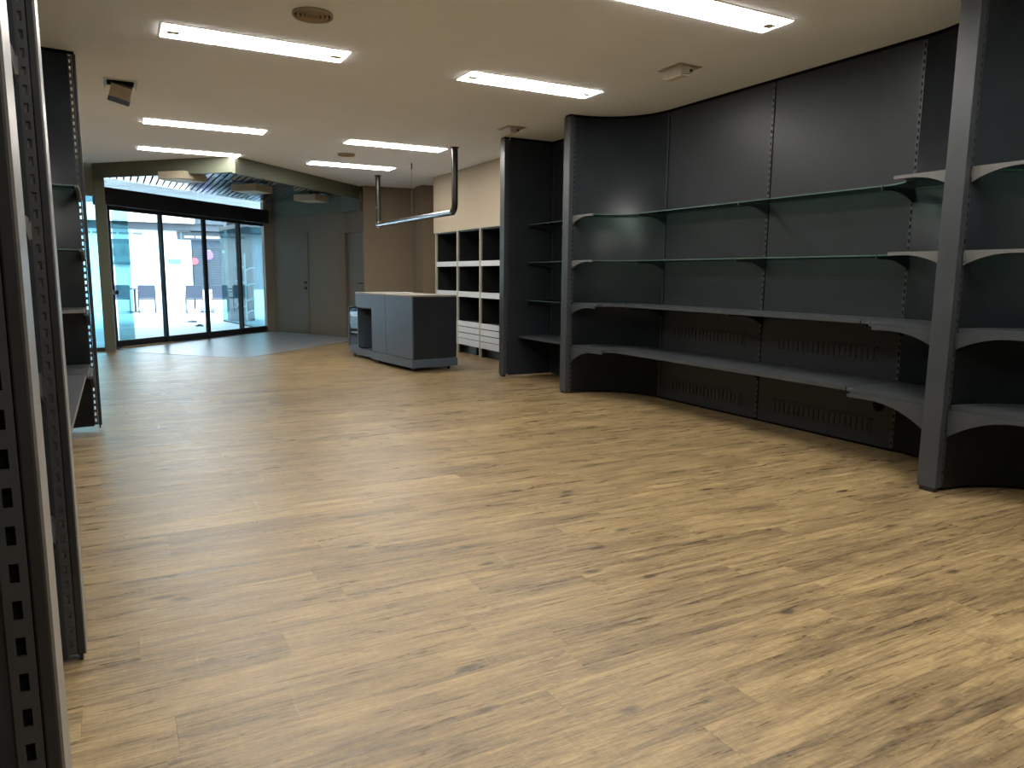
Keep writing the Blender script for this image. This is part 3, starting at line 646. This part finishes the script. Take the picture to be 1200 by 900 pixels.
part('lilac_disc', MB().tube([(3.02, 28.66, 1.88), (3.02, 28.71, 1.88)], .17, 20), M['purple'], t)
t = thing('poster_board', 'faded teal poster board with two triangle shapes on the white wall', 'poster', (.15, 28.44, 1.5))
part('board', MB().box((-.20, 28.40, 1.50), (.52, 28.49, 2.36)), M['paleteal'], t)
part('header_strip', MB().box((-.20, 28.385, 2.20), (.52, 28.40, 2.36)), M['teal'], t); part('footer_strip', MB().box((-.20, 28.385, 1.50), (.52, 28.40, 1.60)), M['teal'], t)
for cx in (-.02, .34):
    part('triangle', MB().add([(cx-.15, 28.39, 1.80), (cx+.15, 28.39, 1.80), (cx+.05, 28.39, 2.06), (cx-.05, 28.39, 2.06), (cx-.15, 28.40, 1.80), (cx+.15, 28.40, 1.80), (cx+.05, 28.40, 2.06), (cx-.05, 28.40, 2.06)],
         [(0,1,2,3),(7,6,5,4),(0,4,5,1),(1,5,6,2),(2,6,7,3),(3,7,4,0)]), M['teal'], t)
# cafe chairs and tables
def cafe_chair(cx, cy, label):
    t = thing('cafe_chair', label, 'chair', (cx, cy, -.032), 'cafe chairs on the street'); G = -.032
    part('backrest', MB().box((cx-.23, cy-.235, .46), (cx+.23, cy-.21, .86)), M['chair'], t, .008)
    part('seat', MB().box((cx-.23, cy-.21, .41), (cx+.23, cy+.22, .445)), M['chair'], t, .008)
    for sx in (-1, 1):
        for sy in (-1, 1): part('leg', MB().tube([(cx+sx*.235, cy+sy*.215, G), (cx+sx*.235, cy+sy*.215, .62 if sy > 0 else .84)], .014, 8), M['slate'], t)
        part('armrest', MB().box((cx+sx*.235-.02, cy-.215, .62), (cx+sx*.235+.02, cy+.225, .645)), M['slate'], t)
cafe_chair(.15, 26.0, 'grey blue cafe chair outside, seen past the olive post'); cafe_chair(.86, 25.9, 'grey blue cafe chair outside below the poster board')
cafe_chair(2.20, 25.55, 'grey blue cafe chair outside in front of the shutter, beside the white wall'); cafe_chair(2.95, 25.3, 'grey blue cafe chair outside in front of the shutter, beside the teal glass')
for cx, cy, lab in ((.55, 26.9, 'pale cafe table outside beside the poster board'), (2.65, 26.4, 'pale cafe table outside in front of the shutter')):
    t = thing('cafe_table', lab, 'table', (cx, cy, -.032), 'cafe tables on the street')
    part('table_top', MB().box((cx-.55, cy-.35, .70), (cx+.55, cy+.35, .73)), M['slate'], t, .005)
    part('pedestal', MB().tube([(cx, cy, -.02), (cx, cy, .70)], .035, 10), M['slate'], t); part('foot', MB().lathe([(.26, 0), (.26, .015), (.03, .03)], (cx, cy, -.032), 20), M['slate'], t)
# glass display wings either side of the doors
lw = struct('window_3', MB().slab((.03, 14.06), (.27, 14.95), .0, 2.35, .012), M['tealglass'], 'teal glass wing outside next to the olive post')
part('glass_rail', MB().slab((.03, 14.06), (.27, 14.95), 2.35, 2.42, .02), M['slate'], lw); part('glass_rail', MB().slab((.03, 14.06), (.27, 14.95), -.03, .0, .02), M['slate'], lw)
rw = struct('window_4', MB().slab((3.02, 17.05), (2.53, 21.1), .0, 2.35, .012), M['tealglass'], 'teal glass wing outside by the brown wall')
part('glass_rail', MB().slab((3.02, 17.05), (2.53, 21.1), 2.35, 2.45, .02), M['slate'], rw); part('glass_rail', MB().slab((3.02, 17.05), (2.53, 21.1), -.03, .0, .02), M['slate'], rw)
struct('wall_street_pier', MB().box((2.72, 21.2, -.05), (3.35, 21.8, 2.6)), M['slate'], 'slate blue pier behind the teal display glass')
struct('trim_9', MB().box((3.16, 17.25, -.05), (3.5, 17.6, 2.7)), M['slate'], 'dark street side jamb by the brown wall')
t = thing('coat_rack', 'white branching display rack behind the teal glass', 'rack', (2.93, 19.8, -.032))
part('pole', MB().tube([(2.93, 19.8, -.032), (2.93, 19.8, 1.75)], .025, 10), M['white'], t); part('base', MB().lathe([(.2, 0), (.2, .03), (.03, .05)], (2.93, 19.8, -.032), 20), M['white'], t)
for i, (zz, s) in enumerate(((1.45, -1), (1.38, 1), (1.05, -1), (.98, 1), (.6, 1), (.45, -1), (.3, 1))):
    part('arm', MB().tube([(2.93, 19.8, zz-.06), (2.93+s*.12, 19.8, zz), (2.93+s*.22, 19.75, zz+.01)], .018, 8), M['white'], t)
random.seed(3)
for i, (cx, cy, r, lab) in enumerate(((1.72, 20.9, .14, 'crumpled dark litter lying on the paving outside'), (1.75, 19.2, .09, 'flat dark scrap on the paving just outside the doors'))):
    b = MB(); n = 10; prof = [(r*(1-.0), 0), (r*.8, .02), (r*.4, .035), (.001, .04)]
    b.lathe(prof, (cx, cy, -.032), n); b.v = [(x_+random.uniform(-.04, .04), y_+random.uniform(-.04, .04), max(-.032, z_+random.uniform(-.01, .02))) for x_, y_, z_ in b.v]
    tag(part('litter', b, M['slate'], None), lab, 'litter')
